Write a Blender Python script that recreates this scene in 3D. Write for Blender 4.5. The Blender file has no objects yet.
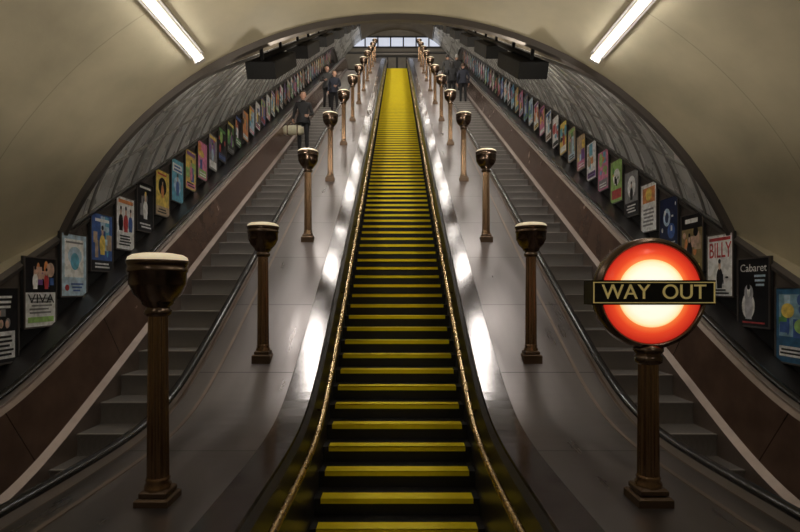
import bpy, math, random
from mathutils import Vector, Matrix
random.seed(7)
sc = bpy.context.scene
sc.view_settings.view_transform = 'Standard'
sc.view_settings.look = 'None'
COL = sc.collection
S = 0.5635
FLAT = -1.12
D0 = (3.46 + FLAT) / S
DT = 32.9
FLOOR = -2.05

def sp(t, w):
    t = t / w
    return w * (t if t > 30 else math.log(1 + math.exp(t)))
def B(D):
    return FLAT + S * sp(D - D0, .3) - S * sp(D - DT, .4)
def Bl(D):
    return max(S * D - 3.46, -1.9) if D < 8 else B(D)

# ---------------------------------------------------------------- materials
def nt(name):
    m = bpy.data.materials.new(name); m.use_nodes = True
    n = m.node_tree
    return m, n, n.nodes['Principled BSDF']
def mat(name, col, rough=.5, metal=0., noise=0., nscale=4., bump=0., bscale=40., emis=0., ecol=None, spec=None, stretch=(1,1,1)):
    m, n, p = nt(name)
    p.inputs['Base Color'].default_value = (*col, 1)
    p.inputs['Roughness'].default_value = rough
    p.inputs['Metallic'].default_value = metal
    if spec is not None: p.inputs['Specular IOR Level'].default_value = spec
    if emis:
        p.inputs['Emission Color'].default_value = (*(ecol or col), 1)
        p.inputs['Emission Strength'].default_value = emis
    tc = n.nodes.new('ShaderNodeTexCoord'); mp = n.nodes.new('ShaderNodeMapping')
    mp.inputs['Scale'].default_value = stretch
    n.links.new(tc.outputs['Object'], mp.inputs['Vector'])
    if noise:
        t = n.nodes.new('ShaderNodeTexNoise'); t.inputs['Scale'].default_value = nscale; t.inputs['Detail'].default_value = 6
        n.links.new(mp.outputs[0], t.inputs['Vector'])
        r = n.nodes.new('ShaderNodeMapRange')
        r.inputs['From Min'].default_value = .3; r.inputs['From Max'].default_value = .7
        r.inputs['To Min'].default_value = 1 - noise; r.inputs['To Max'].default_value = 1 + noise
        n.links.new(t.outputs['Fac'], r.inputs['Value'])
        mx = n.nodes.new('ShaderNodeVectorMath'); mx.operation = 'SCALE'
        mx.inputs[0].default_value = col
        n.links.new(r.outputs[0], mx.inputs['Scale'])
        n.links.new(mx.outputs[0], p.inputs['Base Color'])
        r2 = n.nodes.new('ShaderNodeMapRange')
        r2.inputs['From Min'].default_value = .3; r2.inputs['From Max'].default_value = .7
        r2.inputs['To Min'].default_value = rough * .8; r2.inputs['To Max'].default_value = min(1, rough * 1.25)
        n.links.new(t.outputs['Fac'], r2.inputs['Value'])
        n.links.new(r2.outputs[0], p.inputs['Roughness'])
    if bump:
        t = n.nodes.new('ShaderNodeTexNoise'); t.inputs['Scale'].default_value = bscale; t.inputs['Detail'].default_value = 4
        n.links.new(mp.outputs[0], t.inputs['Vector'])
        b = n.nodes.new('ShaderNodeBump'); b.inputs['Strength'].default_value = bump; b.inputs['Distance'].default_value = .02
        n.links.new(t.outputs['Fac'], b.inputs['Height'])
        n.links.new(b.outputs[0], p.inputs['Normal'])
    return m
def add_seams(m, period, width, axis='u', dark=.25, vary=0.):
    """dark joint lines across the slope (distance measured up the incline) + per panel variation"""
    n = m.node_tree; p = n.nodes['Principled BSDF']
    tc = n.nodes.new('ShaderNodeTexCoord')
    d = n.nodes.new('ShaderNodeVectorMath'); d.operation = 'DOT_PRODUCT'
    c = 1 / math.sqrt(1 + S * S)
    d.inputs[1].default_value = (0, c, S * c) if axis == 'u' else ((0, 1, 0) if axis == 'y' else (1, 0, 0))
    n.links.new(tc.outputs['Object'], d.inputs[0])
    dv = n.nodes.new('ShaderNodeMath'); dv.operation = 'DIVIDE'; dv.inputs[1].default_value = period
    n.links.new(d.outputs['Value'], dv.inputs[0])
    fr = n.nodes.new('ShaderNodeMath'); fr.operation = 'FRACT'; n.links.new(dv.outputs[0], fr.inputs[0])
    lt = n.nodes.new('ShaderNodeMath'); lt.operation = 'LESS_THAN'; lt.inputs[1].default_value = width / period
    n.links.new(fr.outputs[0], lt.inputs[0])
    mr = n.nodes.new('ShaderNodeMapRange'); mr.inputs['To Min'].default_value = 1; mr.inputs['To Max'].default_value = dark
    n.links.new(lt.outputs[0], mr.inputs['Value'])
    sclv = mr.outputs[0]
    if vary:
        fl = n.nodes.new('ShaderNodeMath'); fl.operation = 'FLOOR'; n.links.new(dv.outputs[0], fl.inputs[0])
        wn = n.nodes.new('ShaderNodeTexWhiteNoise'); wn.noise_dimensions = '1D'
        n.links.new(fl.outputs[0], wn.inputs['W'])
        m2 = n.nodes.new('ShaderNodeMapRange'); m2.inputs['To Min'].default_value = 1 - vary; m2.inputs['To Max'].default_value = 1 + vary
        n.links.new(wn.outputs['Value'], m2.inputs['Value'])
        mu = n.nodes.new('ShaderNodeMath'); mu.operation = 'MULTIPLY'
        n.links.new(sclv, mu.inputs[0]); n.links.new(m2.outputs[0], mu.inputs[1]); sclv = mu.outputs[0]
    mx = n.nodes.new('ShaderNodeVectorMath'); mx.operation = 'SCALE'
    inp = p.inputs['Base Color']
    if inp.is_linked: n.links.new(inp.links[0].from_socket, mx.inputs[0])
    else: mx.inputs[0].default_value = inp.default_value[:3]
    n.links.new(sclv, mx.inputs['Scale']); n.links.new(mx.outputs[0], inp)
    return m

M = {}
M['concrete'] = add_seams(mat('cream_concrete', (.46, .405, .28), .6, noise=.24, nscale=1.0, bump=.15, bscale=6), 2.45, .012, 'y', .75)
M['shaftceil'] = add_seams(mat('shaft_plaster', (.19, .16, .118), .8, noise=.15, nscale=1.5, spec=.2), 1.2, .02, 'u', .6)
M['panel'] = add_seams(mat('vitreous_panel', (.82, .82, .80), .28, metal=.25, noise=.12, nscale=2.5), .62, .015, 'u', .35, vary=.22)  # random per-panel brightness paints the uneven sheen of slightly tilted panels into the colour
M['rib'] = mat('rib_metal', (.40, .39, .37), .35, metal=.5)
M['ribdark'] = mat('rib_dark', (.10, .095, .09), .4, metal=.5)
M['deck'] = add_seams(mat('deck_sheet', (.19, .172, .172), .34, metal=.85, noise=.10, nscale=2.0, bump=.04, bscale=3, stretch=(3.5,.5,.5)), 1.25, .010, 'u', .35, vary=.05)
M['edge'] = mat('deck_edge_polished', (.17, .16, .162), .18, metal=.95, noise=.10, nscale=3)
M['blackpanel'] = mat('stringer_black', (.022, .02, .02), .3)
M['brown'] = add_seams(mat('balustrade_brown', (.20, .125, .095), .22, metal=.5, noise=.2, nscale=3), 1.6, .012, 'u', .3)
M['skirt'] = mat('skirt_metal', (.27, .215, .185), .38, metal=.7, noise=.15, nscale=5)
M['rubber'] = mat('handrail_rubber', (.012, .012, .013), .2)
M['brass'] = mat('brass_rail', (.74, .54, .30), .26, metal=1, noise=.06, nscale=8)
M['bronze'] = mat('bronze', (.36, .23, .14), .26, metal=1)
M['bronze_dark'] = mat('bronze_dark', (.17, .12, .09), .24, metal=1)
M['bronze_base'] = mat('bronze_base', (.13, .085, .055), .5, metal=.8)
M['glass_lit'] = mat('lit_opal_glass', (.75, .66, .48), .4, noise=.2, nscale=20, emis=.46, ecol=(1, .82, .54))
M['tread'] = mat('stair_tread', (.016, .015, .015), .55, noise=.4, nscale=14)
M['yellow'] = mat('yellow_nosing', (1.0, .80, .01), .45, noise=.06, nscale=11)
M['step'] = add_seams(mat('escalator_step', (.30, .28, .265), .42, metal=.4), .012, .005, 'x', .4)
M['stepedge'] = mat('escalator_step_edge', (.46, .43, .41), .4, metal=.4)
M['wall'] = add_seams(mat('poster_wall', (.085, .07, .06), .4, noise=.2, nscale=2), 1.24, .012, 'u', .4)
M['cornice'] = mat('cornice_metal', (.16, .14, .125), .35, metal=.6)
M['black'] = mat('housing_black', (.008, .008, .008), .55, spec=.3)
M['tube'] = mat('fluorescent_tube', (1, 1, 1), .5, emis=17, ecol=(1, .96, .90))
M['tube2'] = mat('shaft_tube', (1, 1, 1), .5, emis=30, ecol=(1, .95, .87))
M['floor'] = add_seams(mat('floor_tile', (.12, .11, .10), .45, noise=.2, nscale=3), .3, .006, 'y', .5)
M['window'] = mat('window_glass', (.5, .55, .7), .3, emis=.6, ecol=(.80, .86, 1))
M['frame'] = mat('window_frame', (.05, .05, .05), .4)
M['hallwall'] = mat('hall_wall', (.24, .22, .19), .5, noise=.1)
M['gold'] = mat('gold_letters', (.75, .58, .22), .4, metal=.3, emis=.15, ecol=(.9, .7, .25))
M['signblack'] = mat('sign_enamel', (.01, .011, .012), .25)

# ---------------------------------------------------------------- mesh builder
class MB:
    def __init__(s): s.v=[]; s.f=[]; s.m=[]; s.s=[]; s.mats=[]
    def mi(s, m):
        if m not in s.mats: s.mats.append(m)
        return s.mats.index(m)
    def add(s, vs, fs, m, smooth=False):
        o=len(s.v); s.v += [tuple(v) for v in vs]; k=s.mi(m)
        for f in fs: s.f.append(tuple(i+o for i in f)); s.m.append(k); s.s.append(smooth)
    def box(s, c, d, m, rot=None):
        vs=[]
        for x in (-.5,.5):
            for y in (-.5,.5):
                for z in (-.5,.5):
                    v=Vector((x*d[0],y*d[1],z*d[2]))
                    if rot: v=rot@v
                    vs.append(v+Vector(c))
        s.add(vs,[(0,1,3,2),(4,6,7,5),(0,4,5,1),(2,3,7,6),(0,2,6,4),(1,5,7,3)],m)
    def bbox(s, c, d, m, b=.01):
        x,y,z=d[0]/2,d[1]/2,d[2]/2
        rings=[(x-b,y-b,-z),(x,y,-z+b),(x,y,z-b),(x-b,y-b,z)]
        vs=[];fs=[]
        for (a,bb,h) in rings: vs+=[(c[0]+p*a,c[1]+q*bb,c[2]+h) for p,q in ((-1,-1),(1,-1),(1,1),(-1,1))]
        for r in range(3):
            for k in range(4): fs.append((r*4+k,r*4+(k+1)%4,r*4+4+(k+1)%4,r*4+4+k))
        fs+=[(3,2,1,0),(12,13,14,15)]
        s.add(vs,fs,m)
    def lathe(s, prof, m, seg=32, c=(0,0,0), axis='z', flute=0, nfl=12, smooth=True):
        vs=[];fs=[]
        for r,z in prof:
            for k in range(seg):
                a=2*math.pi*k/seg
                rr=r*(1-flute*(.5+.5*math.cos(nfl*a))) if flute else r
                p=(rr*math.cos(a),rr*math.sin(a),z)
                if axis=='y': p=(p[0],p[2],p[1])
                vs.append((c[0]+p[0],c[1]+p[1],c[2]+p[2]))
        for i in range(len(prof)-1):
            for k in range(seg):
                fs.append((i*seg+k,i*seg+(k+1)%seg,(i+1)*seg+(k+1)%seg,(i+1)*seg+k))
        s.add(vs,fs,m,smooth)
        s.add(vs[-seg:],[tuple(range(seg))],m); s.add(vs[:seg],[tuple(range(seg))[::-1]],m)
    def tube(s, path, r, m, seg=8, rz=None, cap=True):
        vs=[];fs=[];n=len(path);P=[Vector(p) for p in path]
        for i in range(n):
            t=(P[min(i+1,n-1)]-P[max(i-1,0)]).normalized()
            side=Vector((1,0,0)) if abs(t.x)<.9 else Vector((0,1,0))
            up=side.cross(t).normalized(); side=t.cross(up).normalized()
            for k in range(seg):
                a=2*math.pi*k/seg
                vs.append(P[i]+side*(r*math.cos(a))+up*((rz or r)*math.sin(a)))
        for i in range(n-1):
            for k in range(seg): fs.append((i*seg+k,i*seg+(k+1)%seg,(i+1)*seg+(k+1)%seg,(i+1)*seg+k))
        if cap: fs+=[tuple(range(seg))[::-1],tuple((n-1)*seg+k for k in range(seg))]
        s.add(vs,fs,m,True)
    def ell(s, c, r, m, seg=12, rings=8, rot=None):
        vs=[];fs=[]
        for i in range(rings+1):
            ph=math.pi*i/rings
            for k in range(seg):
                a=2*math.pi*k/seg
                v=Vector((r[0]*math.sin(ph)*math.cos(a),r[1]*math.sin(ph)*math.sin(a),r[2]*math.cos(ph)))
                if rot: v=rot@v
                vs.append(v+Vector(c))
        for i in range(rings):
            for k in range(seg): fs.append((i*seg+k,(i+1)*seg+k,(i+1)*seg+(k+1)%seg,i*seg+(k+1)%seg))
        s.add(vs,fs,m,True)
    def sweep(s, prof, ys, m, bf=B, smooth=False, closed=False):
        n=len(prof); segs=n if closed else n-1
        vs=[(x,y,bf(y)+o) for y in ys for x,o in prof]
        for j in range(segs):
            mm=m[j] if isinstance(m,list) else m
            k=s.mi(mm)
        o=len(s.v); s.v+=vs
        for i in range(len(ys)-1):
            for j in range(segs):
                j2=(j+1)%n; mm=m[j] if isinstance(m,list) else m
                s.f.append((o+i*n+j,o+i*n+j2,o+(i+1)*n+j2,o+(i+1)*n+j)); s.m.append(s.mi(mm)); s.s.append(smooth)
    def mesh(s, name):
        me=bpy.data.meshes.new(name); me.from_pydata(s.v,[],s.f)
        for m in s.mats: me.materials.append(m)
        me.polygons.foreach_set('material_index',s.m); me.polygons.foreach_set('use_smooth',s.s)
        me.update(); return me
    def obj(s, name, loc=(0,0,0), me=None):
        ob=bpy.data.objects.new(name, me or s.mesh(name)); ob.location=loc; COL.objects.link(ob); return ob

def frange(a,b,st):
    n=max(1,int(round((b-a)/st))); return [a+(b-a)*i/n for i in range(n+1)]
def ysamp(a,b):
    pts=[]
    y=a
    while y<b-1e-6:
        pts.append(y)
        y+= .12 if (y<6.2 or y>31.3) else 1.0
    pts.append(b); return pts

def text_mesh(txt, size=1.0):
    cu=bpy.data.curves.new('t','FONT'); cu.body=txt; cu.size=size; cu.align_x='CENTER'; cu.align_y='CENTER'
    ob=bpy.data.objects.new('t',cu); COL.objects.link(ob)
    bpy.context.view_layer.update()
    dg=bpy.context.evaluated_depsgraph_get()
    me=bpy.data.meshes.new_from_object(ob.evaluated_get(dg))
    vs=[v.co.copy() for v in me.vertices]; fs=[tuple(p.vertices) for p in me.polygons]
    bpy.data.objects.remove(ob); bpy.data.meshes.remove(me)
    return vs,fs

# ---------------------------------------------------------------- shell
CZ=-1.156; AR=4.52; YA=6.2
b=MB()
arc=[]
for i in range(61):
    a=math.radians(-2+184*i/60); arc.append((AR*math.cos(a),AR*math.sin(a)))
b.sweep(arc,frange(-3.5,YA,.8),M['concrete'],bf=lambda y:CZ,smooth=True)
b.obj('ceiling')
b=MB()
R2=4.48
fr=[]
for i in range(61):
    a=math.radians(20+140*i/60)
    fr.append(a)
vs=[];fs=[]
for a in fr:
    for r,y in ((AR+.0,YA-.0),(AR-.02,YA+.01),(R2-.02,YA+.03),(R2-.02,YA+.10),(R2+.03,YA+.10)):
        vs.append((r*math.cos(a),y,CZ+r*math.sin(a)))
for i in range(60):
    for j in range(4): fs.append((i*5+j,i*5+j+1,i*5+j+6,i*5+j+5))
b.add(vs,fs,M['cornice'],False)
b.obj('trim_1')
b=MB()
pr=[];pm=[]
N=64
for i in range(N+1):
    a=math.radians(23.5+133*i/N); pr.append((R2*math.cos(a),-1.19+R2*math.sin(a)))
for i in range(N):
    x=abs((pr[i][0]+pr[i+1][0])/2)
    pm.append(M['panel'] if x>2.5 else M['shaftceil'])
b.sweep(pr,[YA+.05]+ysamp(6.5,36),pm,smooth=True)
b.obj('ceiling_shaft')
b=MB()
c2=1/(1+S*S)
D=6.0
while D<33:
    for sg in (-1,1):
        path=[]
        for i in range(19):
            a=math.radians(24+32*i/18); rr=R2-.012
            x=rr*math.cos(a); v=rr*math.sin(a)-1.8
            y=D+.2-S*c2*v
            if y<YA+.12 or y>35: continue
            path.append((sg*x,y,B(y)+(-1.19+rr*math.sin(a))))
        if len(path)>2: b.tube(path,.02,M['rib'],seg=4,cap=False)
    D+=.62*math.sqrt(c2)
for ang,rr_,mm in ((24.5,.03,'ribdark'),(35,.018,'rib'),(46,.018,'rib'),(56,.035,'ribdark')):
    for sg in (-1,1):
        a=math.radians(ang); path=[]
        for y in [YA+.1]+ysamp(6.5,35.9):
            path.append((sg*(R2-.01)*math.cos(a),y,B(y)-1.19+(R2-.01)*math.sin(a)))
        b.tube(path,rr_,M[mm],seg=6)
b.obj('trim_2')
YS=ysamp(-3.5,36)
for sg,nm in ((-1,'left'),(1,'right')):
    b=MB()
    vs=[];fs=[]
    for y in YS: vs+=[(sg*4.12,y,B(y)-1.3),(sg*4.12,y,Bl(y)+.56)]
    for i in range(len(YS)-1): fs.append((2*i,2*i+1,2*i+3,2*i+2))
    b.add(vs,fs,M['wall'])
    b.obj('wall_'+nm)
    b=MB()
    b.sweep([(sg*4.12,.54),(sg*4.08,.55),(sg*4.07,.60),(sg*4.12,.64),(sg*4.6,.65)],YS,[M['cornice'],M['cornice'],M['cornice'],M['concrete']],bf=Bl)
    b.sweep([(sg*4.12,-.3),(sg*4.08,-.3),(sg*4.08,-.12),(sg*4.12,-.10)],ysamp(4.4,36),M['black'])
    b.obj('trim_3' if sg<0 else 'trim_4')
b=MB()
vs=[(AR*math.cos(math.radians(a)),-3.5,CZ+AR*math.sin(math.radians(a))) for a in range(-12,193,6)]
b.add(vs,[tuple(range(len(vs)))],M['concrete']); b.obj('wall_back')
b=MB(); b.add([(-4.6,-3.5,FLOOR),(4.6,-3.5,FLOOR),(4.6,4.3,FLOOR),(-4.6,4.3,FLOOR)],[(0,1,2,3)],M['floor']); b.obj('floor')
ZT=B(40)-.89
b=MB(); b.add([(-4.6,32.75,ZT),(4.6,32.75,ZT),(4.6,36.2,ZT),(-4.6,36.2,ZT)],[(0,1,2,3)],M['floor']); b.obj('floor_upper')
b=MB()
b.box((0,36.1,ZT+2.4),(9.2,.12,5.0),M['hallwall']); 
b.box((0,36.0,ZT+2.55),(9,.12,.12),M['frame'])
b.box((0,35.95,ZT+1.15),(3.0,.12,2.3),M['frame'])
b.obj('wall_far')
b=MB()
for i in range(7):
    x=-2.7+i*.9
    b.box((x,36.0,ZT+3.3),(.8,.04,.62),M['window'])
    b.box((x-.45,35.97,ZT+3.3),(.07,.1,.8),M['frame'])
b.box((2.7+.45,35.97,ZT+3.3),(.07,.1,.8),M['frame'])
for z in (2.93,3.67): b.box((0,35.97,ZT+z),(6.4,.1,.08),M['frame'])
b.obj('window_1')
b=MB()
for x in (-1.0,-.35,.35,1.0): b.box((x,35.86,ZT+1.2),(.55,.04,1.9),M['hallwall'])
b.box((0,35.86,ZT+2.4),(3.0,.08,.12),M['stepedge'])
b.obj('door_1')

# ---------------------------------------------------------------- central stair
b=MB()
run=.252; rise=run*S
D=3.815; prevz=FLOOR; k=0
hw=.70; yw=.645
while True:
    z=S*D-4.2
    if z>ZT: z=ZT
    r0=z-prevz
    yb=min(.044,r0)
    def q(y0,z0,y1,z1,m,w=hw,xo=0):
        b.add([(-w,y0,z0),(w,y0,z0),(w,y1,z1),(-w,y1,z1)],[(0,1,2,3)],m)
    q(D,prevz,D,z,M['tread'])
    q(D,z,D+run+.01,z,M['tread'])
    b.box((0,D+.052,z+.002),(2*yw,.128,.006),M['yellow'])
    b.box((0,D-.005,z-yb/2+.005),(2*yw,.014,yb),M['yellow'])
    prevz=z; D+=run
    if z>=ZT: break
b.obj('staircase')
for sg in (-1,1):
    b=MB()
    b.sweep([(sg*.70,-1.0),(sg*.70,-.03),(sg*.735,0.0)],ysamp(1.6,34),M['blackpanel'])
    b.obj('stair_stringer')
    b=MB()
    path=[]
    path.append((sg*.63,2.0,FLOOR+.02)); path.append((sg*.63,2.0,FLAT-.45)); path.append((sg*.63,2.03,FLAT-.28)); path.append((sg*.63,2.12,FLAT-.17))
    for y in ysamp(2.3,33.6): path.append((sg*.63,y,B(y)-.11))
    b.tube(path,.024,M['brass'],seg=10)
    y=2.6
    while y<33:
        z=B(y)-.11
        b.tube([(sg*.70,y,z-.07),(sg*.655,y,z-.075),(sg*.63,y,z-.05),(sg*.63,y,z-.01)],.009,M['brass'],seg=6)
        y+=1.9
    b.obj('brass_handrail')

# ---------------------------------------------------------------- escalators, decks
for sg,nm in ((-1,'left'),(1,'right')):
    b=MB(); ys=ysamp(1.45,34.2)
    b.sweep([(sg*.735,0),(sg*.745,.014),(sg*.96,.004),(sg*.965,0.0),(sg*1.84,0.0),(sg*1.86,-.02)],ys,
            [M['edge'],M['edge'],M['edge'],M['deck'],M['skirt']])
    b.box((sg*1.29,1.46,(FLAT+FLOOR)/2),(1.14,.02,FLAT-FLOOR),M['brown'])
    b.sweep([(sg*1.66,.001),(sg*1.662,.006),(sg*1.69,.006),(sg*1.692,.001)],ys,M['skirt'])
    b.obj('balustrade_deck')
    e=bpy.data.objects.new('escalator',None); COL.objects.link(e)
    def part(bb,n):
        o=bb.obj(n); o.parent=e
    b=MB()
    b.sweep([(sg*1.86,-.02),(sg*1.96,-.02),(sg*1.99,-.06),(sg*2.05,-.68)],ys,[M['skirt'],M['skirt'],M['brown']])
    b.sweep([(sg*2.05,-.68),(sg*2.09,-.68),(sg*2.10,-1.05)],ys,M['skirt'])
    b.sweep([(sg*3.14,-1.05),(sg*3.15,-.70),(sg*3.22,-.66)],ys,M['skirt'])
    b.sweep([(sg*3.22,-.66),(sg*3.27,-.06),(sg*3.30,-.02),(sg*3.42,-.02),(sg*3.46,-.06),(sg*3.50,-.33),(sg*4.12,-.34)],ys,
            [M['brown'],M['skirt'],M['skirt'],M['skirt'],M['brown'],M['blackpanel']])
    b.box((sg*3.8,1.46,(FLAT-.34+FLOOR)/2),(.64,.02,FLAT-.34-FLOOR),M['brown'])
    part(b,'balustrade')
    b=MB()
    for x in (1.915,3.36):
        path=[]
        zc=FLAT-.13; yc=1.3; rr=.18
        for t in range(9):
            a=math.radians(270-180*t/8)
            path.append((sg*x,yc+rr*math.cos(a),zc+rr*math.sin(a)))
        path=[(sg*x,1.7,zc-rr)]+path
        for y in ysamp(1.45,34.0): path.append((sg*x,y,B(y)+.05))
        b.tube(path,.042,M['rubber'],seg=10,rz=.024)
        b.sweep([(sg*(x-.03),-.02),(sg*(x-.03),.035),(sg*(x+.03),.035),(sg*(x+.03),-.02)],ys,M['stepedge'])
    part(b,'handrails')
    b=MB()
    D=2.6; 
    zs=lambda d: B(d)-.89
    while D<33.6:
        z=zs(D+.2); zn=zs(D+.6)
        x0,x1=sg*2.1,sg*3.14
        if D+.8>33.6: zn=z
        b.add([(x0,D,z),(x1,D,z),(x1,D+.4,z),(x0,D+.4,z)],[(0,1,2,3)],M['step'])
        if zn-z>.004:
            q=[(D+.4,z),(D+.415,z+(zn-z)*.35),(D+.412,z+(zn-z)*.7),(D+.392,zn)]
            vs=[];
            for (yy,zz) in q: vs+=[(x0,yy,zz),(x1,yy,zz)]
            b.add(vs,[(0,1,3,2),(2,3,5,4),(4,5,7,6)],M['step'],True)
            b.box(((x0+x1)/2,D+.405,zn+.001),(1.02,.03,.010),M['stepedge'])
        D+=.4
    b.add([(sg*2.1,1.4,zs(2)),(sg*3.14,1.4,zs(2)),(sg*3.14,2.6,zs(2)),(sg*2.1,2.6,zs(2))],[(0,1,2,3)],M['skirt'])
    part(b,'steps')

# ---------------------------------------------------------------- uplighter lamps
b=MB()
b.bbox((0,0,-.05),(.175,.175,.16),M['bronze_base'],.010)
b.bbox((0,0,.045),(.14,.14,.04),M['bronze_base'],.010)
b.lathe([(.068,.06),(.068,.08),(.058,.10),(.062,.112),(.055,.125)],M['bronze'],24)
b.lathe([(.056,.12),(.053,.5),(.049,.98)],M['bronze'],72,flute=.16,nfl=10)
k_=.88
b.lathe([(r*k_,z) for r,z in [(.06,.97),(.074,.98),(.078,1.0),(.066,1.01),(.066,1.02),(.09,1.035),(.09,1.045),(.10,1.055),(.135,1.09),(.155,1.13),(.162,1.14),(.162,1.20),(.170,1.205),(.170,1.222),(.162,1.228),(.17,1.24),(.176,1.258),(.172,1.264)]],M['bronze_dark'],40)
b.lathe([(r*k_,z) for r,z in [(.160,1.255),(.170,1.265),(.164,1.281),(.14,1.294),(.09,1.302),(.001,1.305)]],M['glass_lit'],40)
lamp_me=b.mesh('uplighter_lamp')
LD=[2.7,4.95]+[7.45+2.5*i for i in range(10)]
ld=bpy.data.lights.new('bulb','SPOT'); ld.energy=130; ld.spot_size=math.radians(170); ld.spot_blend=.4; ld.color=(1,.9,.76); ld.shadow_soft_size=.08
ld2=ld.copy(); ld2.energy=48
for D in LD:
    for sg in (-1,1):
        if sg>0 and D<3: continue
        o=b.obj('uplighter_lamp',(sg*(1.265 if D<3 else 1.30),D,B(D)+.01),lamp_me)
        l=bpy.data.objects.new('bulb',ld2 if D<8 else ld); l.rotation_euler=(math.pi,0,0); l.location=(0,0,1.33); l.parent=o; COL.objects.link(l)

# ---------------------------------------------------------------- way out sign
e=bpy.data.objects.new('way_out_sign',None); e.location=(1.33,2.7,0); COL.objects.link(e)
def part(bb,n):
    o=bb.obj(n); o.parent=e
b=MB(); z0=FLAT
b.bbox((0,0,z0+.02),(.18,.18,.06),M['bronze_base'],.010)
b.bbox((0,0,z0+.07),(.145,.145,.04),M['bronze_base'],.010)
b.lathe([(.068,z0+.085),(.068,z0+.105),(.058,z0+.12),(.062,z0+.132),(.055,z0+.145)],M['bronze'],24)
b.lathe([(.056,z0+.14),(.053,z0+.45),(.050,z0+.74)],M['bronze'],72,flute=.16,nfl=10)
b.lathe([(.055,z0+.73),(.068,z0+.74),(.07,z0+.77),(.058,z0+.78),(.075,z0+.80),(.075,z0+.815),(.05,z0+.83)],M['bronze_dark'],32)
part(b,'post')
zc=-.018
b=MB()
b.lathe([(.27,-.05),(.285,-.045),(.292,-.03),(.292,.03),(.285,.045),(.27,.05),(.262,.045),(.262,-.045),(.27,-.05)],M['bronze_dark'],64,c=(0,0,zc),axis='y')
keep=[i for i,f in enumerate(b.f) if len(f)<10]
b.f=[b.f[i] for i in keep]; b.m=[b.m[i] for i in keep]; b.s=[b.s[i] for i in keep]
part(b,'rim')
m,n,p=nt('roundel_glass')
tc=n.nodes.new('ShaderNodeTexCoord'); sx=n.nodes.new('ShaderNodeSeparateXYZ'); n.links.new(tc.outputs['Object'],sx.inputs[0])
cb=n.nodes.new('ShaderNodeCombineXYZ'); ad=n.nodes.new('ShaderNodeMath'); ad.operation='SUBTRACT'; ad.inputs[1].default_value=zc
n.links.new(sx.outputs['X'],cb.inputs['X']); n.links.new(sx.outputs['Z'],ad.inputs[0]); n.links.new(ad.outputs[0],cb.inputs['Y'])
ln=n.nodes.new('ShaderNodeVectorMath'); ln.operation='LENGTH'; n.links.new(cb.outputs[0],ln.inputs[0])
dv=n.nodes.new('ShaderNodeMath'); dv.operation='DIVIDE'; dv.inputs[1].default_value=.27; n.links.new(ln.outputs['Value'],dv.inputs[0])
cr=n.nodes.new('ShaderNodeValToRGB'); n.links.new(dv.outputs[0],cr.inputs[0])
el=cr.color_ramp.elements
el[0].position=0; el[0].color=(1,.97,.86,1); el[1].position=1; el[1].color=(.35,.015,.008,1)
for pos,c in ((.48,(1,.94,.75,1)),(.60,(1,.84,.50,1)),(.645,(1,.70,.32,1)),(.665,(.90,.18,.04,1)),(.78,(.76,.06,.018,1)),(.93,(.52,.025,.012,1))):
    x=el.new(pos); x.color=c
n.links.new(cr.outputs[0],p.inputs['Emission Color']); p.inputs['Emission Strength'].default_value=1.0
n.links.new(cr.outputs[0],p.inputs['Base Color']); p.inputs['Roughness'].default_value=.25
b=MB(); b.lathe([(.001,-.040),(.15,-.040),(.264,-.034),(.264,.034),(.15,.040),(.001,.040)],m,64,c=(0,0,zc),axis='y'); part(b,'roundel')
b=MB()
b.box((0,0,zc+.005),(.64,.12,.128),M['signblack'])
for sy in (-1,1):
    y=sy*.063
    for z in (-.0525,.0525): b.box((0,y,zc+.005+z),(.63,.006,.005),M['gold'])
    for x in (-.312,.312): b.box((x,y,zc+.005),(.005,.006,.11),M['gold'])
tv,tf=text_mesh('WAY  OUT',.108)
for sy in (-1,1):
    b.add([(-sy*v.x*1.0 if sy>0 else v.x,sy*.0635,zc+.005+v.y) for v in tv],tf,M['gold'])
    for dx in (-.0012,.0012):
        b.add([((-v.x if sy>0 else v.x)+dx,sy*.0633,zc+.005+v.y) for v in tv],tf,M['gold'])
part(b,'name_bar')

# ---------------------------------------------------------------- luminaires
b=MB()
b.box((0,0,.06),(.16,1.75,.07),M['stepedge'])
b.box((0,0,.02),(.10,1.72,.02),M['concrete'])
b.tube([(0,-.82,-.015),(0,.82,-.015)],.034,M['tube'],seg=12)
b.box((0,-.85,-.0),(.12,.05,.10),M['stepedge']); b.box((0,.85,-.0),(.12,.05,.10),M['stepedge'])
fm=b.mesh('fluorescent_light')
for D in (5.0,1.9,-1.2):
    for sg in (-1,1):
        o=b.obj('fluorescent_light',(sg*2.28,D,2.66),fm); o.rotation_euler=(0,sg*.53,0)
th=math.atan(S)
b=MB()
L=1.5
for x in (-.17,.17): b.box((x,0,0),(.03,L,.20),M['black'])
b.box((0,0,.09),(.34,L,.03),M['black'])
b.box((0,-L/2,0),(.37,.03,.20),M['black']); b.box((0,L/2,0),(.37,.03,.20),M['black'])
b.box((0,0,.045),(.22,L-.35,.03),M['tube2'])
for y in (-.6,.6): b.box((0,y,.22),(.04,.04,.28),M['black'])
hm=b.mesh('suspended_luminaire')
D=7.1
while D<32:
    for sg in (-1,1):
        o=b.obj('suspended_luminaire',(sg*1.72,D,S*D-.86),hm); o.rotation_euler=(th,0,0)
    D+=2.35
b=MB()
for sg in (-1,1):
    b.tube([(sg*1.72,y,S*y-.70) for y in frange(6.5,32,2)],.035,M['black'],seg=6)
b.obj('cable_conduit')

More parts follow.
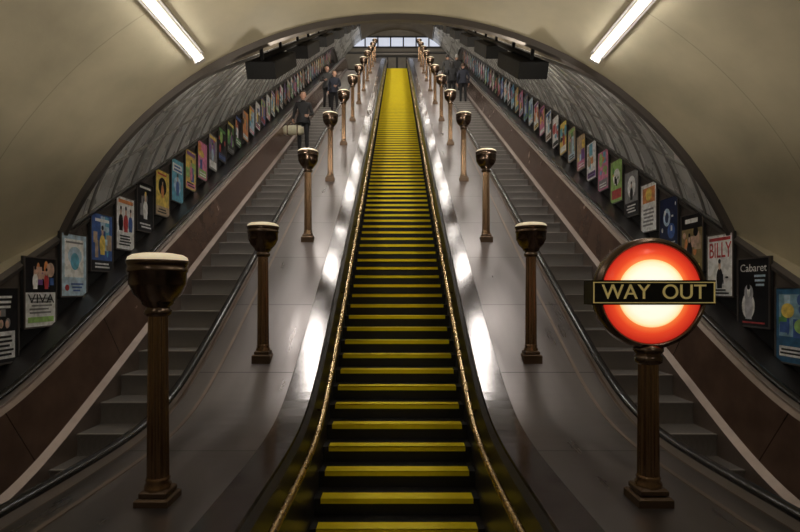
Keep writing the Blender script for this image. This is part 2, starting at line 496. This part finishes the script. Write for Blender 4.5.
# ---------------------------------------------------------------- posters
pm={}
def pc(c):
    if c not in pm:
        g=sum(c)/3; cc=tuple((x*.8+g*.2) for x in c)
        pm[c]=mat('poster_ink_%d'%len(pm),cc,.35,noise=.3,nscale=14)
    return pm[c]
W=(.95,.95,.92);K=(.012,.012,.015);R=(.7,.03,.03);Y=(.95,.68,.05);BL=(.04,.14,.5);CY=(.1,.5,.7);PK=(.85,.2,.42);OR=(.9,.3,.04);GR=(.12,.4,.1);TN=(.6,.42,.25);GY=(.3,.3,.3);SK=(.75,.47,.33);LB=(.5,.7,.85);PU=(.25,.08,.42);LG=(.4,.7,.15)
def lines(v0,v1,n,c,u0=.12,u1=.88):
    out=[]
    for i in range(n):
        v=v0+(v1-v0)*(i+.2)/n; out.append(('r',c,u0+random.random()*.12,v,u1-random.random()*.15,v+(v1-v0)/n*.5))
    return out
def fig(c,skin,u,v,h,hat=None):
    w=h*.5
    return [('e',c,u-w*.55,v,u+w*.55,v+h*.72),('r',c,u-w*.42,v,u+w*.42,v+h*.45),('e',skin,u-w*.2,v+h*.66,u+w*.2,v+h),('e',hat or K,u-w*.22,v+h*.88,u+w*.22,v+h*1.05)]
def scatter(cols,n,u0,v0,u1,v1,sz=.14):
    out=[]
    for i in range(n):
        u=u0+(u1-u0)*random.random(); v=v0+(v1-v0)*random.random(); a=sz*(.4+random.random()); h=sz*(.3+random.random())
        out.append((random.choice('rree'),random.choice(cols),max(.03,u-a/2),max(.03,v-h/2),min(.97,u+a/2),min(.97,v+h/2)))
    return out
DL=[
 (K,[('r',(.9,.9,.9),.08,.05,.92,.42)]+scatter([GY,TN,SK],9,.15,.5,.85,.68)+lines(.72,.92,3,W)+lines(.08,.38,5,K)),
 (W,[('r',K,0,.5,1,1)]+scatter([BL,OR,GY,SK,PU],12,.1,.62,.9,.9,.2)+[('r',LG,.08,.06,.92,.14)]+lines(.18,.44,5,GY)+[('t',K,'VIVA',.5,.40,.2)]+fig(W,SK,.3,.55,.32)+fig(R,SK,.66,.55,.3)),
 (LB,[('r',W,.12,.3,.88,.92),('e',LB,.25,.5,.8,.8),('e',CY,.35,.42,.7,.7),('e',R,.14,.08,.3,.18)]+lines(.06,.22,3,BL,.35)+lines(.84,.9,1,GY)),
 (BL,scatter([LB,CY,W,TN],14,.1,.3,.9,.9,.25)+[('r',K,0,0,1,.18)]+fig(Y,SK,.5,.28,.5)+lines(.03,.15,2,W)+lines(.84,.95,1,W)),
 (W,fig(K,SK,.25,.35,.45)+fig(R,SK,.52,.33,.48)+fig(BL,SK,.78,.35,.43)+lines(.06,.28,4,K)+[('r',OR,.1,.88,.9,.95)]),
 (K,scatter([GY,(.1,.1,.1)],6,.2,.3,.8,.8,.3)+fig(W,SK,.5,.25,.55,Y)+lines(.05,.18,2,W)+lines(.86,.95,1,W)),
 (Y,[('e',K,.2,.45,.8,.85)]+fig(OR,SK,.5,.4,.4)+[('r',TN,0,0,1,.2)]+lines(.04,.16,2,K)+lines(.88,.96,1,R)),
 (CY,[('r',W,.1,.7,.9,.9),('e',LB,.2,.2,.8,.6)]+lines(.72,.88,2,BL)+fig(BL,SK,.5,.15,.5)),
]
DR=[
 ((.02,.16,.34),[('r',(.25,.5,.65),.08,.35,.92,.92)]+scatter([CY,LB,BL,GR],10,.15,.45,.85,.85,.2)+[('e',LG,.5,.4,.9,.6),('e',Y,.15,.6,.5,.8),('r',W,.1,.08,.9,.22)]+lines(.1,.2,2,K)),
 (K,[('e',W,.12,.1,.55,.5),('e',(.5,.5,.55),.2,.35,.5,.62)]+fig((.6,.6,.65),W,.35,.1,.5)+[('t',W,'Cabaret',.5,.86,.17)]+lines(.58,.78,3,LB,.5,.9)+lines(.03,.08,1,R)),
 (W,[('t',R,'BILLY',.5,.73,.37),('t',R,'BILLY',.505,.735,.37),('t',R,'BILLY',.51,.73,.37)]+fig(K,SK,.5,.12,.46)+[('r',R,.08,.9,.92,.95)]+scatter([GY,K],4,.2,.14,.8,.3,.1)+lines(.02,.12,2,K)),
 ((.35,.25,.08),[('r',K,0,.75,1,1)]+scatter([TN,OR,K,SK],14,.1,.2,.9,.7,.25)+fig(K,SK,.4,.2,.45)+[('r',Y,.1,.03,.9,.12)]+[('r',W,.2,.85,.8,.93)]),
 ((.015,.03,.1),[('e',LB,.2,.45,.6,.8),('e',(.02,.05,.15),.3,.52,.5,.72),('e',BL,.45,.2,.85,.5)]+scatter([LB,W,PU],5,.1,.2,.9,.9,.1)+lines(.06,.16,2,W)),
 (W,[('r',OR,.1,.6,.9,.92),('e',Y,.3,.64,.7,.9)]+lines(.1,.5,5,GY)),
 (GY,[('e',W,.2,.4,.8,.9),('r',K,0,0,1,.3)]+fig(K,SK,.5,.35,.4)+lines(.06,.26,3,W)),
 (LG,[('e',W,.2,.4,.8,.8),('r',R,.1,.08,.9,.3)]+scatter([GR,Y,K],6,.2,.4,.8,.8)),
]
PAL=[W,K,R,Y,BL,CY,PK,OR,GR,TN,GY,LB,PU,LG]
def rnd_design():
    bg=random.choice([W,W,W,K,K,BL,Y,CY,PK,OR,GY,TN,LB,W])
    others=[c for c in PAL if c!=bg]
    it=scatter(random.sample(others,3),6,.12,.3,.88,.88,.3)
    if random.random()<.6: it+=fig(random.choice(others),SK,.3+.4*random.random(),.25,.5)
    it+=[('r',random.choice(others),.08,.05,.92,.05+.1+.12*random.random())]
    it+=lines(.06,.2,2,random.choice([W,K]))
    if random.random()<.5: it+=[('r',random.choice(others),.1,.86,.9,.95)]
    return bg,it
PW,PH=.50,.77
tcache={}
def poster(sg,D,zc,bg,items):
    b=MB()
    def P(u,v,w): return (-sg*(w), (u-.5)*PW*(-sg), (v-.5)*PH)
    def quad(u0,v0,u1,v1,w,m): b.add([P(u0,v0,w),P(u1,v0,w),P(u1,v1,w),P(u0,v1,w)],[(0,1,2,3)],m)
    fw=.018
    b.box((0,0,0),(.03,PW+2*fw,PH+2*fw),M['frame'])
    for sgy in (-1,1):
        b.box((-sg*.018,sgy*(PW/2+fw/2),0),(.014,fw,PH+2*fw),M['cornice'])
        b.box((-sg*.018,0,sgy*(PH/2+fw/2)),(.014,PW,fw),M['cornice'])
    quad(0,0,1,1,.016,pc(bg))
    w=.0165
    for it in items:
        w+=.0004
        if it[0]=='r': quad(*it[2:6],w,pc(it[1]))
        elif it[0]=='e':
            u0,v0,u1,v1=it[2:6]; n=24
            b.add([P((u0+u1)/2+(u1-u0)/2*math.cos(2*math.pi*k/n),(v0+v1)/2+(v1-v0)/2*math.sin(2*math.pi*k/n),w) for k in range(n)],[tuple(range(n))],pc(it[1]))
        elif it[0]=='t':
            if it[2] not in tcache: tcache[it[2]]=text_mesh(it[2],1)
            tv,tf=tcache[it[2]]; h=it[5]
            wd=max(v.x for v in tv)-min(v.x for v in tv)
            sx_=.86/wd
            b.add([P(it[3]+v.x*sx_,it[4]+v.y*h*.95,w) for v in tv],tf,pc(it[1]))
    return b.obj('advertising_poster',(sg*4.085,D,zc))
for sg,DD in ((-1,DL),(1,DR)):
    i=0; D=5.22
    while D<31.5:
        bg,it=DD[i] if i<len(DD) else rnd_design()
        poster(sg,D,S*D-3.31,bg,it)
        D+=.605; i+=1

# ---------------------------------------------------------------- people
def skin_eval(V,E,Rr,roots,sub=2):
    me=bpy.data.meshes.new('sk'); me.from_pydata(V,E,[]); ob=bpy.data.objects.new('sk',me); COL.objects.link(ob)
    md=ob.modifiers.new('s','SKIN'); md.use_smooth_shade=True
    for i,r in enumerate(Rr):
        d=me.skin_vertices[0].data[i]; d.radius=r if isinstance(r,tuple) else (r,r); d.use_root=(i in roots)
    s2=ob.modifiers.new('u','SUBSURF'); s2.levels=sub; s2.render_levels=sub
    bpy.context.view_layer.update()
    dg=bpy.context.evaluated_depsgraph_get(); m2=bpy.data.meshes.new_from_object(ob.evaluated_get(dg))
    vs=[v.co.copy() for v in m2.vertices]; fs=[tuple(p.vertices) for p in m2.polygons]
    bpy.data.objects.remove(ob); bpy.data.meshes.remove(m2)
    return vs,fs
def person(name,loc,yaw,coat,trous,hairc,pose=None,scale=1.,head_turn=0,long_hair=False,rear=False):
    """local frame: faces -Y"""
    p=dict(pelvis=(0,0,.95),chest=(0,0,1.31),neck=(0,.005,1.46),
           eL=(-.25,.03,1.14),wL=(-.25,-.07,.90),eR=(.25,.03,1.14),wR=(.25,-.07,.90),
           kL=(-.10,-.02,.50),aL=(-.11,.03,.09),kR=(.10,-.02,.50),aR=(.11,.03,.09))
    p.update(pose or {})
    V=[];E=[];Rr=[];roots=[]
    def a(v,r,par=None):
        V.append(tuple(v));Rr.append(r)
        if par is not None: E.append((par,len(V)-1))
        return len(V)-1
    pv=Vector(p['pelvis']); ch=Vector(p['chest']); nk=Vector(p['neck'])
    i0=a(pv,(.155,.115)); roots.append(i0)
    i1=a(pv.lerp(ch,.45),(.135,.10),i0); i2=a(ch,(.165,.115),i1); i2b=a(ch.lerp(nk,.6),(.10,.075),i2)
    i3=a(nk,.058,i2b); i4=a(nk+Vector((0,-.01,.08)),.052,i3)
    hands=[]
    for sd,e,w in ((-1,'eL','wL'),(1,'eR','wR')):
        sh=ch+Vector((sd*.175,0,.10)); j=a(sh,.066,i2); ee=Vector(p[e]); ww=Vector(p[w])
        j=a(sh.lerp(ee,.5),.056,j); j=a(ee,.046,j); j=a(ee.lerp(ww,.5),.042,j); j=a(ww,.032,j)
        hands.append((sd,ee,ww))
    for sd,k,an in ((-1,'kL','aL'),(1,'kR','aR')):
        hp=pv+Vector((sd*.09,0,-.07)); kk=Vector(p[k]); aa=Vector(p[an])
        j=a(hp,.095,i0); j=a(hp.lerp(kk,.5),.082,j); j=a(kk,.062,j); j=a(kk.lerp(aa,.4),.06,j); j=a(aa,.045,j)
        j=a(aa+Vector((sd*.01,-.09,-.045)),(.045,.035),j); j=a(aa+Vector((sd*.02,-.17,-.055)),(.038,.028),j)
    vs,fs=skin_eval(V,E,Rr,roots)
    b=MB(); Mc,Mt,Mh,Ms,Mo=coat,trous,hairc,skinm,M['rubber']
    groups={}
    for f in fs:
        c=sum((vs[i] for i in f),Vector())/len(f)
        m=Mc
        armd=min((c-w).length for _,_,w in hands)
        if c.z>nk.z+.015: m=Ms
        elif c.z<min(p['aL'][2],p['aR'][2])+.0 or min((c-Vector(p['aL'])).length,(c-Vector(p['aR'])).length)<.09 and c.z<max(p['aL'][2],p['aR'][2])+.02: m=Mo
        elif c.z<pv.z-.06 and armd>.12 and abs(c.x)<.23: m=Mt
        groups.setdefault(m.name,(m,[]))[1].append(f)
    o=len(b.v); b.v+= [tuple(v) for v in vs]
    for m,ff in groups.values():
        k=b.mi(m)
        for f in ff: b.f.append(tuple(i+o for i in f)); b.m.append(k); b.s.append(True)
    for sd,ee,ww in hands:
        d=(ww-ee).normalized(); sidev=Vector((0,1,0)) if abs(d.y)<.8 else Vector((0,0,1))
        across=(sidev-d*sidev.dot(d)).normalized(); nrm=d.cross(across).normalized()*(-sd)
        if nrm.x*sd>0: nrm=-nrm
        V=[];E=[];Rr=[];roots=[]
        def a(v,r,par=None):
            V.append(tuple(v));Rr.append(r)
            if par is not None: E.append((par,len(V)-1))
            return len(V)-1
        r=a(ww-d*.01,(.026,.022)); roots.append(r); r2=a(ww+d*.045,(.036,.017),r); a(ww+d*.085,(.034,.014),r2)
        for fi,(off,ln_) in enumerate(((-.028,.068),(-.010,.078),(.010,.074),(.027,.058))):
            q0=ww+d*.08+across*off; roots.append(len(V))
            j=a(q0,.0095); j=a(q0+d*ln_*.45+nrm*.010,.009,j); j=a(q0+d*ln_*.75+nrm*.030,.0085,j); a(q0+d*ln_*.85+nrm*.05,.007,j)
        q0=ww+d*.03-across*.025; roots.append(len(V))
        j=a(q0,.012); j=a(q0+d*.03-across*.022+nrm*.01,.0105,j); a(q0+d*.055-across*.022+nrm*.03,.009,j)
        v2,f2=skin_eval(V,E,Rr,roots,1)
        b.add(v2,f2,Ms,True)
        b.tube([ww-d*.035,ww-d*.005],.036,Mc,seg=12)
    HS=1.08
    hc=nk+Vector((0,-.02,.182)); hr=Matrix.Rotation(head_turn,3,'Z')@Matrix.Scale(HS,3)
    hv=[];hf=[];seg=24;rg=18
    for i in range(rg+1):
        ph=math.pi*i/rg
        for k in range(seg):
            t=2*math.pi*k/seg
            x=math.sin(ph)*math.cos(t);y=math.sin(ph)*math.sin(t);z=math.cos(ph)
            w=1-.22*max(0,-z)**1.2
            v=Vector((x*.076*w,y*.094*(1-.10*max(0,-z)),z*.118))
            if y<0:
                v.y-= .024*math.exp(-((x/.16)**2+((z+.12)/.16)**2))
                v.y+= .010*math.exp(-(((abs(x)-.38)/.16)**2+((z-.03)/.12)**2))
                v.y-= .010*math.exp(-((x/.3)**2+((z+.82)/.15)**2))
                v.y-= .006*math.exp(-((x/.25)**2+((z+.5)/.08)**2))
            hv.append(hc+hr@v)
    for i in range(rg):
        for k in range(seg): hf.append((i*seg+k,(i+1)*seg+k,(i+1)*seg+(k+1)%seg,i*seg+(k+1)%seg))
    b.add(hv,hf,Ms,True)
    hv=[]; zlim=-.9 if long_hair else -.35
    for i in range(rg+1):
        ph=math.pi*i/rg
        for k in range(seg):
            t=2*math.pi*k/seg; y=math.sin(t)
            lim=.42 if y<-.35 else (zlim if y>.1 else .05)
            z=max(math.cos(ph),lim); r_=math.sqrt(max(0,1-z*z))
            g=1.12 if math.cos(ph)>=lim else 1.0
            hv.append(hc+hr@Vector((r_*math.cos(t)*.080*g,r_*y*.100*g+.004,z*.122*(1.09 if z>.3 else 1)+(0))))
    b.add(hv,hf,Mh,True)
    if long_hair:
        for sd in (-1,0,1):
            b.ell(hc+Vector((sd*.055,.045+.03*(1-abs(sd)),-.085)),(.045,.045,.15),Mh,12,10)
    for sd in (-1,1):
        b.ell(hc+hr@Vector((sd*.078,.008,-.008)),(.012,.02,.032),Ms,8,6)
        b.ell(hc+hr@Vector((sd*.029,-.079,.004)),(.012,.008,.007),W_eye,8,6)
        b.ell(hc+hr@Vector((sd*.029,-.085,.004)),(.006,.004,.006),Mo,8,6)
        b.ell(hc+hr@Vector((sd*.029,-.086,.025)),(.018,.006,.004),Mh,8,4)
    b.ell(hc+hr@Vector((0,-.086,-.058)),(.022,.008,.005),lipm,10,6)
    b.lathe([(.066,0),(.075,.02),(.066,.045),(.058,.04)],Mc,20,c=tuple(nk+Vector((0,.0,-.015))))
    b.lathe([(.205,-.13),(.20,-.05),(.175,.06),(.15,.12)],Mc,28,c=(pv.x,pv.y,pv.z))
    ob=b.obj(name,loc); ob.rotation_euler=(0,0,yaw); ob.scale=(scale,)*3
    return ob
skinm=mat('skin',(.60,.35,.25),.5); lipm=mat('lips',(.4,.14,.12),.5); W_eye=mat('eye_white',(.7,.7,.68),.3)
cb_=mat('cloth_black',(.018,.018,.02),.8,noise=.3,nscale=20); cn=mat('cloth_navy',(.022,.025,.04),.8,noise=.2,nscale=20)
cg=mat('cloth_grey',(.06,.06,.06),.8,noise=.2,nscale=20)
h1=mat('hair_brown',(.06,.035,.02),.6); h2=mat('hair_dark',(.015,.012,.01),.6); h3=mat('hair_grey',(.25,.24,.22),.6)
def stepz(D):
    k=math.floor((D-2.6)/.4); return B(2.6+.4*k+.2)-.89
def stepD(D): return 2.6+.4*math.floor((D-2.6)/.4)+.2
D=stepD(14.6); 
person('man_with_holdall',(-2.72,D,stepz(D)),.12,cb_,cb_,h1,dict(eR=(.27,-.02,1.12),wR=(.16,-.22,1.02),eL=(-.27,.02,1.13),wL=(-.28,-.10,.92),chest=(0,-.03,1.30),neck=(0,-.06,1.45),kL=(-.11,-.06,.50)),head_turn=.2)
b=MB()
kh=mat('khaki_canvas',(.58,.55,.40),.8,noise=.15,nscale=12)
vs=[];fs=[];nseg=20
for i in range(9):
    t=-1+2*i/8; sc_=(1-abs(t)**6*.45); 
    for k in range(nseg):
        a_=2*math.pi*k/nseg; cx=math.copysign(abs(math.cos(a_))**.6,math.cos(a_)); cz=math.copysign(abs(math.sin(a_))**.6,math.sin(a_))
        vs.append((t*.30,cx*.13*sc_,cz*.135*sc_+(.02 if cz<0 else 0)*(1-abs(t))))
for i in range(8):
    for k in range(nseg): fs.append((i*nseg+k,i*nseg+(k+1)%nseg,(i+1)*nseg+(k+1)%nseg,(i+1)*nseg+k))
fs+=[tuple(range(nseg))[::-1],tuple(8*nseg+k for k in range(nseg))]
b.add(vs,fs,kh,True)
for yy in (-.05,.05):
    b.tube([(-.13,yy*2.4,.02),(-.12,yy*1.8,.14),(-.05,yy*.3,.25),(.05,yy*.3,.25),(.12,yy*1.8,.14),(.13,yy*2.4,.02)],.011,M['bronze_dark'],seg=6)
for xx in (-.14,.14): b.box((xx,0,.0),(.03,.27,.275),M['bronze_dark'])
b.tube([(-.24,0,.139),(.24,0,.139)],.006,M['stepedge'],seg=6)
b.obj('holdall_bag',(-2.98,D-.17,stepz(D)+.585))
D=stepD(20.2)
person('woman_in_dark_coat',(-2.45,D,stepz(D)),-.1,cn,cb_,h1,dict(wR=(.14,-.24,1.05),eR=(.24,-.02,1.13)),scale=.95,long_hair=True)
D=stepD(21.0)
person('man_in_grey_jacket',(-2.85,D,stepz(D)),.1,cg,cb_,h2,dict(wL=(-.1,-.25,1.1),eL=(-.26,-.03,1.14)))
for i,(x,dd,c,h,lh,nm) in enumerate(((2.45,23.0,cb_,h2,True,'woman_in_black_coat'),(2.85,22.2,cn,h1,False,'man_in_navy_coat'),(2.5,25.4,cg,h2,False,'man_in_grey_coat'),(2.9,24.6,cb_,h3,False,'man_in_black_coat'))):
    D=stepD(dd)
    person(nm,(x,D,stepz(D)),math.pi+.1*(-1)**i,c,cb_,h,{},scale=.97+.02*i,long_hair=lh)

# ---------------------------------------------------------------- world, camera
w=bpy.data.worlds.new('World'); sc.world=w; w.use_nodes=True
w.node_tree.nodes['Background'].inputs[0].default_value=(.5,.48,.44,1); w.node_tree.nodes['Background'].inputs[1].default_value=.03
cd=bpy.data.cameras.new('Camera'); cam=bpy.data.objects.new('Camera',cd); COL.objects.link(cam)
cam.location=(0,0,0); cam.rotation_euler=(math.radians(90),0,0)
cd.sensor_width=36; cd.lens=510/800*36; cd.shift_x=3/800; cd.shift_y=24/800
cd.clip_end=200
sc.camera=cam
